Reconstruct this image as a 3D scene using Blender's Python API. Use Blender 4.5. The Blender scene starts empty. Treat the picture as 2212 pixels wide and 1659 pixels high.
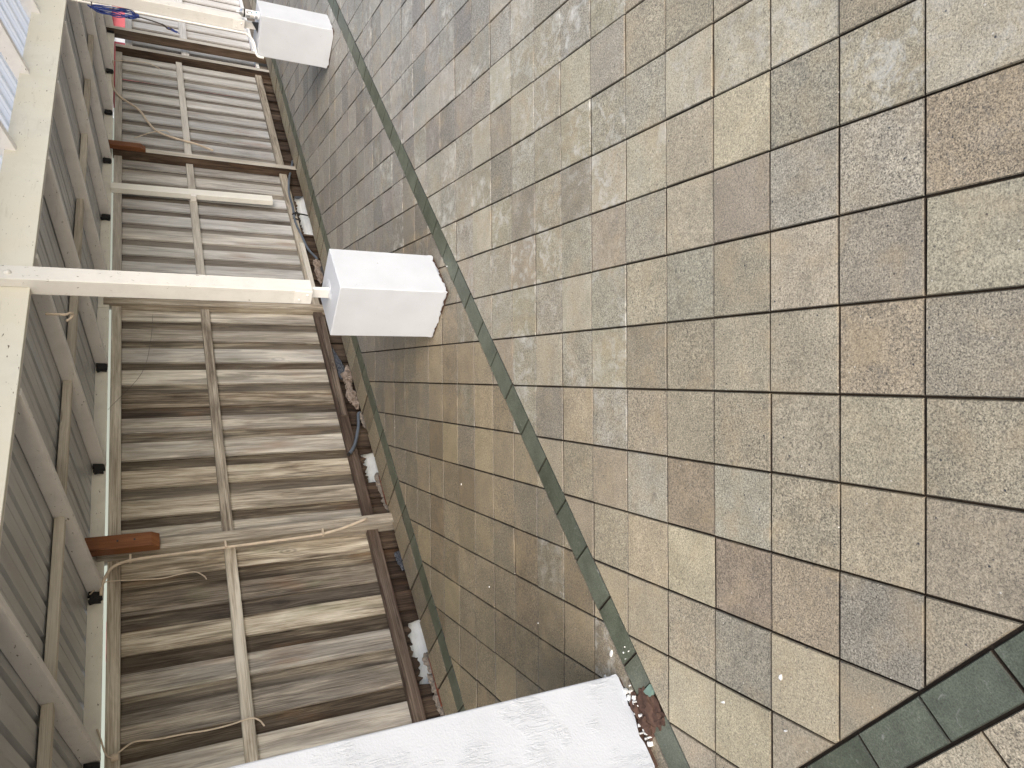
import bpy, bmesh, math, random
from mathutils import Vector, Matrix, noise
random.seed(7)
T = 0.25                     # one paving tile in metres; all layout below is in tiles
S2 = math.sqrt(2)
scene = bpy.context.scene

# ------------------------------------------------------------------ camera
F_PX, PIT, ROL, YAW, CH, CX, CY = 1574.17, -0.474227, 0.016844, 0.018459, 7.01116, -1.71783, -4.61283
def _rx(a): return Matrix.Rotation(a, 3, 'X')
Rup = Matrix.Rotation(YAW, 3, 'Z') @ _rx(PIT) @ Matrix.Rotation(ROL, 3, 'Y')
right, fwd, up = Rup.col[0], Rup.col[1], Rup.col[2]
Mc = Matrix.Identity(4)
for i in range(3):           # phone held sideways: picture-left is up in the world
    Mc[i][0] = -up[i]; Mc[i][1] = right[i]; Mc[i][2] = -fwd[i]
Mc[0][3], Mc[1][3], Mc[2][3] = CX*T, CY*T, CH*T
cd = bpy.data.cameras.new('camera'); cam = bpy.data.objects.new('camera', cd)
scene.collection.objects.link(cam); cam.matrix_world = Mc
cd.sensor_width = 36; cd.lens = F_PX/2212*36; cd.clip_end = 2000; cd.clip_start = 0.02
scene.camera = cam

# ------------------------------------------------------------------ light
SUN_EL, SUN_AZ = math.radians(31), math.radians(176)    # azimuth: direction the light comes from, from +Y clockwise
w = bpy.data.worlds.new('World'); scene.world = w; w.use_nodes = True
nt = w.node_tree; sky = nt.nodes.new('ShaderNodeTexSky'); sky.sky_type = 'NISHITA'; sky.sun_disc = False
sky.sun_elevation = SUN_EL; sky.sun_rotation = SUN_AZ; sky.air_density = 1.0; sky.dust_density = 3.0; sky.ozone_density = 1.0
bgn = nt.nodes['Background']; nt.links.new(sky.outputs[0], bgn.inputs[0]); bgn.inputs[1].default_value = 0.125
sd = bpy.data.lights.new('sun', 'SUN'); sd.energy = 1.12; sd.angle = math.radians(75); sd.color = (1, 1, 1)
so = bpy.data.objects.new('sun', sd); scene.collection.objects.link(so)
sv = Vector((math.sin(SUN_AZ)*math.cos(SUN_EL), math.cos(SUN_AZ)*math.cos(SUN_EL), math.sin(SUN_EL)))
so.rotation_euler = sv.to_track_quat('Z', 'Y').to_euler(); so.location = (0, -5, 12)
vs = scene.view_settings
vs.view_transform = 'Standard'; vs.look = 'None'; vs.exposure = .98; vs.gamma = 1
scene.render.resolution_x, scene.render.resolution_y = 1024, 768

# ------------------------------------------------------------------ helpers
def P(u, v, z=0): return Vector(((u-v)/S2*T, (u+v)/S2*T, z*T))
def tag(o, label=None, cat=None, group=None, kind=None):
    if label: o['label'] = label
    if cat: o['category'] = cat
    if group: o['group'] = group
    if kind: o['kind'] = kind
    return o
class MB:
    """collects faces; coordinates in tiles along (u, v, z)"""
    def __init__(s): s.v = []; s.f = []; s.uv = []; s.ed = []; s.c = []; s.m = []
    def face(s, pts, uv=None, ed=None, col=(0, 0, 0, 1), mi=0):
        b = len(s.v); s.v += [tuple(p) for p in pts]; n = len(pts)
        s.f.append(list(range(b, b+n)))
        s.uv += uv or [(0, 0)]*n; s.ed += ed or [(.5, .5)]*n; s.c += [col]*n; s.m.append(mi)
    def box(s, a, b, ax=None, col=None, mi=0, off=None):
        """axis-aligned box; ax = grain axis"""
        if ax is None:
            d = [b[i]-a[i] for i in range(3)]; ax = d.index(max(d))
        if col is None: col = (random.random(), random.random(), random.random(), 1)
        o = off or (random.random()*40, random.random()*40)
        F = [((0,0,0),(0,1,0),(1,1,0),(1,0,0)), ((0,0,1),(1,0,1),(1,1,1),(0,1,1)), ((0,0,0),(1,0,0),(1,0,1),(0,0,1)),
             ((0,1,0),(0,1,1),(1,1,1),(1,1,0)), ((0,0,0),(0,0,1),(0,1,1),(0,1,0)), ((1,0,0),(1,1,0),(1,1,1),(1,0,1))]
        for q in F:
            pts = [tuple(a[i] if k[i] == 0 else b[i] for i in range(3)) for k in q]
            n = [i for i in range(3) if len({k[i] for k in q}) == 1][0]
            oth = [i for i in range(3) if i != n]
            if ax in oth: cr = [i for i in oth if i != ax][0]; al = ax
            else: cr, al = oth
            uv = [(p[cr]*T+o[0]+n*.7, p[al]*T+o[1]) for p in pts]
            ed = [(k[cr], k[al]) for k in q]
            s.face(pts, uv, ed, col, mi)
    def hexa(s, P8, col=None, mi=0, grain=None):
        """8 points: bottom ring 0-3, top ring 4-7; grain runs from ring 0-3 to ring 4-7"""
        if col is None: col = (random.random(), random.random(), random.random(), 1)
        o = (random.random()*40, random.random()*40)
        for q in [(3,2,1,0), (4,5,6,7), (0,1,5,4), (1,2,6,5), (2,3,7,6), (3,0,4,7)]:
            pts = [P8[i] for i in q]
            if q in [(3,2,1,0), (4,5,6,7)]: uv = [(o[0], o[1]), (o[0]+.1, o[1]), (o[0]+.1, o[1]+.1), (o[0], o[1]+.1)]
            else:
                L = (Vector(pts[3])-Vector(pts[0])).length*T; W = (Vector(pts[1])-Vector(pts[0])).length*T
                uv = [(o[0], o[1]), (o[0]+W, o[1]), (o[0]+W, o[1]+L), (o[0], o[1]+L)]
            s.face(pts, uv, [(0, 0), (1, 0), (1, 1), (0, 1)], col, mi)
    def prism(s, poly, axis, a, b, col=None, mi=0):
        """poly: 2D points in the two other axes (in axis order), extruded a..b along axis"""
        if col is None: col = (random.random(), random.random(), random.random(), 1)
        o = (random.random()*40, random.random()*40); n = len(poly)
        def mk(p, t):
            r = list(p); r.insert(axis, t); return tuple(r)
        s.face([mk(p, a) for p in poly], [(p[0]*T+o[0], p[1]*T+o[1]) for p in poly], None, col, mi)
        s.face([mk(p, b) for p in reversed(poly)], [(p[0]*T+o[0], p[1]*T+o[1]) for p in reversed(poly)], None, col, mi)
        for i in range(n):
            p, q = poly[i], poly[(i+1) % n]; l = math.dist(p, q)*T
            s.face([mk(q, a), mk(p, a), mk(p, b), mk(q, b)], [(o[0], o[1]), (o[0]+l, o[1]), (o[0]+l, o[1]+(b-a)*T), (o[0], o[1]+(b-a)*T)], None, col, mi)
    def tube(s, pts, r, n=8, mi=0, smooth=6, col=(0, 0, 0, 1)):
        pts = [Vector(p) for p in pts]
        if smooth and len(pts) > 2:
            q = []; e = [2*pts[0]-pts[1]]+pts+[2*pts[-1]-pts[-2]]
            for i in range(1, len(e)-2):
                for k in range(smooth):
                    t = k/smooth; a, b, c, d = e[i-1], e[i], e[i+1], e[i+2]
                    q.append(.5*((2*b)+(c-a)*t+(2*a-5*b+4*c-d)*t*t+(3*b-3*c+d-a)*t**3))
            q.append(pts[-1]); pts = q
        rings = []; nrm = None
        for i, p in enumerate(pts):
            d = (pts[min(i+1, len(pts)-1)]-pts[max(i-1, 0)]).normalized()
            if nrm is None: nrm = d.orthogonal().normalized()
            nrm = (nrm-d*nrm.dot(d)).normalized(); bn = d.cross(nrm)
            rings.append([p+r*(math.cos(6.28318*k/n)*nrm+math.sin(6.28318*k/n)*bn) for k in range(n)])
        for i in range(len(rings)-1):
            for k in range(n):
                s.face([rings[i][k], rings[i][(k+1) % n], rings[i+1][(k+1) % n], rings[i+1][k]], None, None, col, mi)
        s.face(rings[0][::-1], None, None, col, mi); s.face(rings[-1], None, None, col, mi)
    def cyl(s, c, r, z0, z1, n=24, r1=None, mi=0):
        r1 = r if r1 is None else r1
        A = [(c[0]+r*math.cos(6.28318*k/n), c[1]+r*math.sin(6.28318*k/n), z0) for k in range(n)]
        B = [(c[0]+r1*math.cos(6.28318*k/n), c[1]+r1*math.sin(6.28318*k/n), z1) for k in range(n)]
        for k in range(n): s.face([A[k], A[(k+1) % n], B[(k+1) % n], B[k]], [(k/n, 0), ((k+1)/n, 0), ((k+1)/n, 1), (k/n, 1)], None, mi=mi)
        s.face(A[::-1], mi=mi); s.face(B, mi=mi)
    def build(s, name, mats, parent=None, base=(0, 0, 0), bevel=0, merge=False, smooth=False, seg=2):
        me = bpy.data.meshes.new(name)
        me.from_pydata([((x-base[0])*T, (y-base[1])*T, (z-base[2])*T) for x, y, z in s.v], [], s.f)
        l = me.uv_layers.new(name='UVMap'); l.data.foreach_set('uv', [c for p in s.uv for c in p])
        l = me.uv_layers.new(name='edge'); l.data.foreach_set('uv', [c for p in s.ed for c in p])
        a = me.color_attributes.new('rnd', 'FLOAT_COLOR', 'CORNER'); a.data.foreach_set('color', [c for p in s.c for c in p])
        if not isinstance(mats, (list, tuple)): mats = [mats]
        for m in mats: me.materials.append(m)
        me.polygons.foreach_set('material_index', s.m)
        if merge or bevel or smooth:
            bm = bmesh.new(); bm.from_mesh(me); bmesh.ops.remove_doubles(bm, verts=bm.verts, dist=1e-5)
            bmesh.ops.recalc_face_normals(bm, faces=bm.faces); bm.to_mesh(me); bm.free()
        if smooth: me.polygons.foreach_set('use_smooth', [True]*len(me.polygons))
        o = bpy.data.objects.new(name, me); scene.collection.objects.link(o)
        if parent: o.parent = parent
        else:
            o.location = P(*base); o.rotation_euler[2] = math.radians(45)
        if bevel:
            m = o.modifiers.new('bevel', 'BEVEL'); m.width = bevel; m.segments = seg; m.limit_method = 'ANGLE'; m.angle_limit = math.radians(35)
        return o
def empty(name, base):
    o = bpy.data.objects.new(name, None); scene.collection.objects.link(o)
    o.location = P(*base); o.rotation_euler[2] = math.radians(45); o.empty_display_size = .1
    return o

# ------------------------------------------------------------------ materials
class NT:
    def __init__(s, name, rough=.6, spec=.5, metal=0):
        m = bpy.data.materials.new(name); m.use_nodes = True; s.m = m; s.t = m.node_tree; s.b = s.t.nodes['Principled BSDF']
        s.b.inputs['Roughness'].default_value = rough; s.b.inputs['Specular IOR Level'].default_value = spec; s.b.inputs['Metallic'].default_value = metal
    def n(s, ty, **k):
        x = s.t.nodes.new(ty)
        for a, v in k.items(): setattr(x, a, v)
        return x
    def l(s, a, b): s.t.links.new(a, b)
    def val(s, sock, v):
        if hasattr(v, 'is_output') or isinstance(v, bpy.types.NodeSocket): s.l(v, sock)
        else: sock.default_value = v
    def tex(s, coord, scale=(1, 1, 1), ty='noise', sc=5, det=4, rough=.5, dist=0, loc=(0, 0, 0), feat=None, rnd=1):
        mp = s.n('ShaderNodeMapping'); s.l(coord, mp.inputs[0]); mp.inputs['Scale'].default_value = scale; mp.inputs['Location'].default_value = loc
        if ty == 'noise':
            t = s.n('ShaderNodeTexNoise'); t.inputs['Scale'].default_value = sc; t.inputs['Detail'].default_value = det
            t.inputs['Roughness'].default_value = rough; t.inputs['Distortion'].default_value = dist; s.l(mp.outputs[0], t.inputs['Vector']); return t.outputs['Fac']
        if ty == 'vor':
            t = s.n('ShaderNodeTexVoronoi'); t.inputs['Scale'].default_value = sc; t.inputs['Randomness'].default_value = rnd
            if feat: t.feature = feat
            s.l(mp.outputs[0], t.inputs['Vector']); return t
        if ty == 'wave':
            t = s.n('ShaderNodeTexWave'); t.inputs['Scale'].default_value = sc; t.inputs['Distortion'].default_value = dist; t.inputs['Detail'].default_value = det
            t.inputs['Detail Scale'].default_value = 1.2; s.l(mp.outputs[0], t.inputs['Vector']); return t.outputs['Fac']
    def map(s, x, a, b, c=0, d=1, smooth=False):
        r = s.n('ShaderNodeMapRange'); s.val(r.inputs[0], x)
        for i, q in enumerate((a, b, c, d)): s.val(r.inputs[1+i], q)
        if smooth: r.interpolation_type = 'SMOOTHSTEP'
        return r.outputs[0]
    def math(s, op, a, b=0, c=None):
        r = s.n('ShaderNodeMath', operation=op); s.val(r.inputs[0], a); s.val(r.inputs[1], b)
        if c is not None: s.val(r.inputs[2], c)
        return r.outputs[0]
    def mix(s, f, a, b, mode='MIX'):
        r = s.n('ShaderNodeMix', data_type='RGBA', blend_type=mode); s.val(r.inputs[0], f)
        for k, q in ((6, a), (7, b)):
            if isinstance(q, tuple): r.inputs[k].default_value = (*q[:3], 1)
            else: s.l(q, r.inputs[k])
        return r.outputs[2]
    def ramp(s, x, stops):
        r = s.n('ShaderNodeValToRGB'); s.l(x, r.inputs[0]); e = r.color_ramp.elements
        while len(e) < len(stops): e.new(.5)
        for i, (p, c) in enumerate(stops): e[i].position = p; e[i].color = (*c, 1)
        return r.outputs[0]
    def col(s, c): 
        if isinstance(c, tuple): s.b.inputs['Base Color'].default_value = (*c, 1)
        else: s.l(c, s.b.inputs['Base Color'])
    def bump(s, h, st=.3, d=.002, prev=None):
        b = s.n('ShaderNodeBump'); b.inputs['Strength'].default_value = st; b.inputs['Distance'].default_value = d; s.l(h, b.inputs['Height'])
        if prev: s.l(prev, b.inputs['Normal'])
        s.l(b.outputs[0], s.b.inputs['Normal']); return b.outputs[0]
    def obj(s): return s.n('ShaderNodeTexCoord').outputs['Object']
    def uv(s, nm='UVMap'): return s.n('ShaderNodeUVMap', uv_map=nm).outputs[0]
    def attr(s, nm='rnd'): 
        a = s.n('ShaderNodeAttribute', attribute_name=nm); sp = s.n('ShaderNodeSeparateColor'); s.l(a.outputs['Color'], sp.inputs[0]); return a.outputs['Color'], sp.outputs

def mat_paving():
    # per-corner colour = tile's own pigment, alpha unused; second layer 'edge': x = how pebbly, y = how much lime bloom
    t = NT('washed_concrete_paver', .62, .45); co = t.obj(); c, _ = t.attr('rnd')
    e = t.n('ShaderNodeSeparateXYZ'); t.l(t.uv('edge'), e.inputs[0]); peb, lime = e.outputs[0], e.outputs[1]
    sp = t.tex(co, sc=205, det=2, rough=.75); sp2 = t.tex(co, sc=85, det=3, rough=.75, loc=(3, 1, 0))
    mot = t.tex(co, sc=9, det=4, rough=.6, loc=(5, 5, 0)); big = t.tex(co, sc=1.3, det=3, loc=(9, 0, 0))
    amp = t.map(peb, 0, 1, .5, 1.6)
    g = t.math('ADD', t.math('MULTIPLY', t.math('SUBTRACT', sp, .5), 2.2), t.math('SUBTRACT', sp2, .5))
    f = t.math('ADD', 1.0, t.math('MULTIPLY', g, amp))
    f = t.math('MULTIPLY', f, t.map(mot, .3, .7, .86, 1.1)); f = t.math('MULTIPLY', f, t.map(big, .3, .7, .88, 1.08))
    cc = t.n('ShaderNodeVectorMath', operation='SCALE'); t.l(c, cc.inputs[0]); t.l(f, cc.inputs['Scale'])
    col = cc.outputs[0]
    # pits and dark grit
    pit = t.tex(co, sc=150, det=2, rough=.7, loc=(7, 3, 1)); pf = t.math('MULTIPLY', t.map(pit, .585, .65), t.map(peb, 0, 1, .45, .85))
    col = t.mix(pf, col, (.09, .08, .065))
    v = t.tex(co, ty='vor', sc=55, rnd=1); vb = t.n('ShaderNodeSeparateColor'); t.l(v.outputs['Color'], vb.inputs[0])
    stone = t.math('MULTIPLY', t.map(v.outputs['Distance'], .22, .12), t.map(vb.outputs[0], .955, .965))
    col = t.mix(stone, col, (.045, .045, .05))
    stw = t.math('MULTIPLY', t.map(v.outputs['Distance'], .17, .09), t.map(vb.outputs[1], .955, .965)); col = t.mix(stw, col, (.62, .58, .5))
    tn = t.tex(co, sc=7, det=3, rough=.5, dist=.5, loc=(11, 2, 3)); col = t.mix(t.math('MULTIPLY', t.map(tn, .5, .72), .35), col, (.40, .31, .19))
    # mineral bloom
    bl = t.tex(co, scale=(1, 1, 1), sc=14, det=6, rough=.72, dist=.6, loc=(1, 8, 0)); bb = t.tex(co, sc=3, det=2, loc=(2, 2, 2))
    lf = t.math('MULTIPLY', t.math('MULTIPLY', t.map(bl, .48, .68), t.map(bb, .3, .6)), lime); col = t.mix(lf, col, (.56, .55, .5))
    dk = t.tex(co, sc=18, det=5, rough=.75, dist=.8, loc=(0, 12, 5)); col = t.mix(t.math('MULTIPLY', t.math('MULTIPLY', t.map(dk, .56, .68), .55), t.map(peb, .2, .8)), col, (.15, .135, .11))
    # damp grime blotches
    gr = t.tex(co, sc=5, det=6, rough=.7, dist=1, loc=(4, 0, 6)); col = t.mix(t.math('MULTIPLY', t.map(gr, .58, .8), .45), col, (.13, .115, .085))
    t.col(col); t.l(t.map(mot, .3, .7, .42, .62), t.b.inputs['Roughness'])
    h = t.math('ADD', sp, t.math('MULTIPLY', sp2, .8)); t.bump(h, .55, .0018)
    return t.m
def mat_green():
    t = NT('green_concrete_paver', .5, .5); co = t.obj(); c, _ = t.attr('rnd')
    sp = t.tex(co, sc=220, det=3, rough=.6); m = t.tex(co, sc=8, det=5, rough=.65); m2 = t.tex(co, sc=26, det=5, rough=.7, dist=1.5, loc=(4, 4, 0))
    f = t.math('MULTIPLY', t.map(sp, .3, .7, .6, 1.45), t.map(m, .3, .7, .7, 1.25))
    cc = t.n('ShaderNodeVectorMath', operation='SCALE'); t.l(c, cc.inputs[0]); t.l(f, cc.inputs['Scale'])
    col = t.mix(t.math('MULTIPLY', t.map(m2, .60, .72), .5), cc.outputs[0], (.3, .3, .27)); t.col(col)
    t.bump(sp, .4, .001); return t.m
def mat_simple(name, c, rough=.6, spec=.5, metal=0, var=.2, sc=30, bump=.2, bd=.002, c2=None, det=5):
    t = NT(name, rough, spec, metal); co = t.obj(); n = t.tex(co, sc=sc, det=det, rough=.65)
    a = tuple(x*(1-var) for x in c); b = c2 or tuple(min(1, x*(1+var)) for x in c)
    t.col(t.mix(t.map(n, .3, .7), a, b))
    if bump: t.bump(n, bump, bd)
    return t.m
def mat_wood(name, ramp, dark=(.02, .014, .01), edge=.7, arris=1.0, tint=None, sc=1.0, rough=.8, green=0.0, redp=0.0):
    t = NT(name, rough, .25); uv = t.uv(); c, rgb = t.attr()
    uv0 = uv
    kv = t.tex(uv, (1, .35, 1), ty='vor', sc=5.0*sc, rnd=1); ksp = t.n('ShaderNodeSeparateXYZ'); t.l(kv.outputs['Position'], ksp.inputs[0])
    kcs = t.n('ShaderNodeSeparateColor'); t.l(kv.outputs['Color'], kcs.inputs[0]); ksel_ = t.map(kcs.outputs[1], .45, .5)
    usp = t.n('ShaderNodeSeparateXYZ'); t.l(uv, usp.inputs[0]); near = t.math('POWER', t.map(kv.outputs['Distance'], .40, .0), 2.0)
    dx = t.math('MULTIPLY', t.math('MULTIPLY', t.math('SUBTRACT', usp.outputs[0], ksp.outputs[0]), -1.1), t.math('MULTIPLY', near, ksel_))
    cb = t.n('ShaderNodeCombineXYZ'); t.l(t.math('ADD', usp.outputs[0], dx), cb.inputs[0]); t.l(usp.outputs[1], cb.inputs[1]); uv = cb.outputs[0]
    g1 = t.tex(uv, (1, .012, 1), sc=150*sc, det=4, rough=.85, dist=.1)          # fine grain
    g2 = t.tex(uv, (1, .055, 1), sc=38*sc, det=4, rough=.6, dist=.7)           # figure
    g3 = t.tex(uv, (1, .16, 1), sc=8*sc, det=4, rough=.6, dist=.9, loc=(3, 7, 0))  # weather patches
    knv = kv
    kn = knv.outputs['Distance']
    x = t.math('ADD', t.math('MULTIPLY', g2, .42), t.math('MULTIPLY', g3, .5)); x = t.math('ADD', x, t.math('MULTIPLY', t.math('SUBTRACT', g1, .27), .85))
    x = t.math('ADD', x, t.math('MULTIPLY', t.math('SUBTRACT', rgb[0], .5), .22))
    col = t.ramp(t.map(x, .36, .8), ramp)
    # drying cracks
    cr = t.tex(uv, (1, .02, 1), sc=80*sc, det=3, rough=.6, dist=.3, loc=(5, 2, 0)); col = t.mix(t.math('MULTIPLY', t.map(cr, .70, .77), .7), col, dark)
    # water staining that follows the board arrises and long dark streaks
    e = t.n('ShaderNodeSeparateXYZ'); t.l(t.uv('edge'), e.inputs[0])
    d = t.math('ABSOLUTE', t.math('SUBTRACT', e.outputs[0], .5))
    wob = t.tex(uv, (1, .3, 1), sc=8, det=4, rough=.6, loc=(2, 9, 0))
    ef = t.map(t.math('ADD', d, t.math('MULTIPLY', t.math('SUBTRACT', wob, .5), .55)), (.38), .52, smooth=True)
    st = t.tex(uv, (1, .07, 1), sc=15, det=5, rough=.62, dist=.6, loc=(8, 1, 0))
    sf = t.map(t.math('ADD', st, t.math('MULTIPLY', rgb[1], .24)), .49, .68, smooth=True)
    fac = t.math('MINIMUM', t.math('ADD', t.math('MULTIPLY', ef, edge*arris), t.math('MULTIPLY', sf, edge)), .93)
    col = t.mix(fac, col, t.mix(t.map(g2, .35, .65), dark, tuple(min(1, a*4.2) for a in dark)))
    # knots
    kf = t.map(kn, .07, .035); kr = t.map(t.math('ABSOLUTE', t.math('SUBTRACT', kn, .10)), .035, .0)
    ksel = t.n('ShaderNodeSeparateColor'); t.l(knv.outputs['Color'], ksel.inputs[0]); ks = t.map(ksel.outputs[1], .60, .63)
    col = t.mix(t.math('MULTIPLY', kf, t.math('MULTIPLY', ks, .8)), col, tuple(a*1.6 for a in dark))
    col = t.mix(t.math('MULTIPLY', kr, t.math('MULTIPLY', ks, .45)), col, dark)
    # grey weathering by piece
    if tint: col = t.mix(t.math('MULTIPLY', rgb[2], .9), col, t.mix(t.map(x, .36, .8), tint[0], tint[1]))
    if green:
        gn = t.tex(uv, (1, .3, 1), sc=5, det=4, loc=(1, 4, 0)); col = t.mix(t.math('MULTIPLY', t.map(gn, .6, .75), green), col, (.13, .16, .07))
    if redp:
        gn = t.tex(uv, (1, .2, 1), sc=6, det=3, loc=(11, 4, 0)); col = t.mix(t.math('MULTIPLY', t.map(gn, .6, .78), redp), col, (.28, .13, .05))
    t.col(col); h = t.math('ADD', g1, g2); t.bump(h, .6, .0022)
    return t.m
def mat_paint(name, c=(.78, .76, .69), grime=.35, chips=True, stucco=False, rough=.45, warm=None):
    t = NT(name, rough, .4); uv = t.uv(); co = t.obj()
    n = t.tex(co, sc=7, det=5, rough=.65); col = t.mix(t.math('MULTIPLY', t.map(n, .45, .75), grime), c, tuple(a*.62 for a in c))
    if warm: col = t.mix(t.map(t.tex(co, sc=2.2, det=2, loc=(3, 3, 0)), .35, .65), col, warm)
    g = t.tex(uv, (1, .05, 1), sc=140, det=4, rough=.6); f = t.tex(co, sc=210, det=2)
    if chips:
        k = t.tex(uv, (1, .3, 1), sc=70, det=3, rough=.6, loc=(3, 3, 0)); k2 = t.tex(co, sc=8, det=2, loc=(6, 6, 6))
        col = t.mix(t.math('MULTIPLY', t.map(k, .66, .69), t.map(k2, .44, .54)), col, (.12, .09, .06))
        s = t.tex(uv, (1, .12, 1), sc=26, det=5, rough=.7, loc=(1, 9, 0)); col = t.mix(t.math('MULTIPLY', t.map(s, .58, .75), grime), col, (.3, .27, .2))
    t.col(col); t.bump(t.math('ADD', t.math('MULTIPLY', g, .7), t.math('MULTIPLY', f, .3)), .35, .0016); return t.m
def mat_stucco(name, c, brush=0.0, spots=True):
    t = NT(name, .55, .35); co = t.obj(); n = t.tex(co, sc=130, det=3, rough=.55); big = t.tex(co, sc=5, det=3)
    col = t.mix(t.map(big, .35, .7), c, tuple(a*.93 for a in c))
    if spots:
        k = t.tex(co, sc=60, det=2, loc=(3, 1, 5)); col = t.mix(t.math('MULTIPLY', t.map(k, .76, .79), .8), col, (.25, .23, .2))
    t.col(col); h = n
    if brush:
        r = t.tex(co, (1, 1, .22), sc=42, det=5, rough=.7, dist=1.4, loc=(2, 2, 2)); r = t.map(r, .45, .6); ms = t.map(t.tex(co, sc=4.5, det=3, loc=(7, 2, 1)), .5, .62)
        h = t.math('ADD', n, t.math('MULTIPLY', t.math('MULTIPLY', r, ms), brush))
    t.bump(h, .45, .003); return t.m
def mat_metal_sheet():
    t = NT('grey_roof_sheet', .34, .5, .25); co = t.obj(); n = t.tex(co, (1, .12, 1), sc=9, det=4, rough=.6); n2 = t.tex(co, (1, .05, 1), sc=60, det=3)
    col = t.mix(t.map(n, .35, .7), (.46, .47, .475), (.62, .63, .635)); col = t.mix(t.math('MULTIPLY', t.map(n2, .62, .7), .3), col, (.5, .5, .48))
    t.col(col); t.l(t.map(n, .3, .7, .28, .5), t.b.inputs['Roughness']); t.bump(n, .15, .003); return t.m
def mat_sheet_clear():
    t = NT('milky_clear_sheet', .35, .5); t.col((.95, .94, .92)); t.b.inputs['Transmission Weight'].default_value = .0
    tr = t.n('ShaderNodeBsdfTranslucent'); tr.inputs[0].default_value = (1, .97, .93, 1); mx = t.n('ShaderNodeMixShader'); mx.inputs[0].default_value = .9
    out = t.t.nodes['Material Output']; t.l(t.b.outputs[0], mx.inputs[1]); t.l(tr.outputs[0], mx.inputs[2]); t.l(mx.outputs[0], out.inputs[0]); return t.m

WARM = [(0, (.06, .042, .028)), (.25, (.17, .13, .09)), (.5, (.36, .305, .23)), (.75, (.54, .48, .38)), (1, (.70, .65, .55))]
GREY = [(0, (.09, .075, .06)), (.25, (.21, .18, .15)), (.5, (.34, .31, .27)), (.78, (.50, .47, .42)), (1, (.64, .62, .57))]
M = {}
M['pave'] = mat_paving(); M['green'] = mat_green()
M['joint'] = mat_simple('joint_dirt', (.05, .038, .028), .95, .1, sc=60)
M['board'] = mat_wood('weathered_boards', WARM, edge=.58, arris=.25, tint=((.19, .185, .18), (.58, .585, .59)), green=.35, redp=.45)
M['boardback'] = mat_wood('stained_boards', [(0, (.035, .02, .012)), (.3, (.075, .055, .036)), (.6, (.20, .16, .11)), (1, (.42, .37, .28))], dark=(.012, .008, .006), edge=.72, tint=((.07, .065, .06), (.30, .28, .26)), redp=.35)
M['rail'] = mat_wood('weathered_rail', WARM, edge=.35, tint=((.24, .215, .185), (.58, .56, .52)))
M['rot'] = mat_wood('wet_rotten_wood', [(0, (.012, .008, .006)), (.5, (.05, .032, .022)), (1, (.14, .10, .07))], dark=(.006, .004, .003), edge=.5, redp=.25)
M['redwood'] = mat_wood('red_stained_timber', [(0, (.07, .022, .008)), (.4, (.14, .05, .02)), (1, (.25, .105, .045))], dark=(.03, .009, .004), edge=.35, rough=.5)
M['redbrown'] = mat_wood('brown_painted_lath', [(0, (.035, .026, .019)), (.5, (.10, .075, .055)), (1, (.24, .20, .16))], dark=(.02, .012, .01), edge=.5)
M['paint'] = mat_paint('cream_painted_timber'); M['rafter'] = mat_paint('pale_painted_rafter', (.85, .83, .81), .3)
M['beam'] = mat_paint('cream_beam_paint', (.69, .68, .61), .35, warm=(.68, .65, .55)); M['plate'] = mat_paint('offwhite_plate_paint', (.80, .78, .70), .3)
M['post'] = mat_paint('white_post_paint', (.70, .685, .645), .3)
M['rough_batten'] = mat_wood('whitewashed_batten', [(0, (.32, .28, .22)), (.4, (.55, .50, .42)), (1, (.74, .70, .61))], dark=(.12, .10, .08), edge=.15)
M['stucco'] = mat_stucco('white_rendered_masonry', (.60, .625, .665)); M['pier'] = mat_stucco('brushed_white_masonry', (.535, .56, .60), brush=2.6, spots=False)
M['core'] = mat_simple('red_mortar_core', (.085, .052, .04), .9, .1, sc=40, bump=.6, bd=.006)
M['sheet'] = mat_metal_sheet(); M['clear'] = mat_sheet_clear()
M['black'] = mat_simple('black_foam', (.028, .028, .03), .9, .2, sc=90, bump=.8, bd=.004)
M['hose'] = mat_simple('blue_grey_hose', (.10, .12, .15), .35, .5, sc=10, bump=0)
M['blackplastic'] = mat_simple('black_plastic', (.012, .012, .013), .4, .5, sc=50, bump=.1)
M['cable'] = mat_simple('cream_cable', (.55, .46, .36), .5, .4, sc=14, bump=0)
M['conduit'] = mat_simple('white_pvc', (.78, .77, .72), .35, .5, sc=6, var=.05, bump=0)
M['foam'] = mat_simple('expanding_foam', (.15, .11, .08), .85, .2, sc=28, bump=1, bd=.01, c2=(.36, .30, .26))
M['mortar'] = mat_simple('crumbling_mortar', (.20, .175, .15), .95, .1, sc=60, bump=1, bd=.008)
M['brick'] = mat_simple('red_brick', (.20, .06, .035), .85, .2, sc=50, bump=.4, c2=(.27, .10, .065))
M['gutter'] = mat_simple('white_gutter', (.70, .72, .72), .3, .5, sc=4, var=.15, bump=0)
M['ground'] = mat_simple('soil_and_gravel', (.16, .145, .12), .95, .1, sc=25, var=.4, bump=.6, bd=.01)
M['steel'] = mat_simple('painted_steel', (.76, .74, .70), .4, .5, sc=20, var=.06, bump=0)
M['galv'] = mat_simple('can_metal', (.6, .6, .6), .3, .5, .9, var=.1, sc=10, bump=0)
M['rope'] = mat_simple('blue_rope', (.012, .03, .17), .6, .3, sc=150, var=.6, bump=.8, bd=.004, c2=(.05, .09, .36))
M['ropeflec'] = mat_simple('rope_flecks', (.6, .6, .62), .6, .3, bump=0)
M['wire'] = mat_simple('dark_wire', (.06, .05, .045), .4, .5, .3, sc=10, bump=0)
M['redwall'] = mat_simple('red_painted_wall', (.66, .16, .18), .6, .3, sc=3, var=.08, bump=0)
M['white'] = mat_simple('white_paint', (.80, .81, .82), .5, .4, sc=12, var=.06, bump=0)
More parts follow.
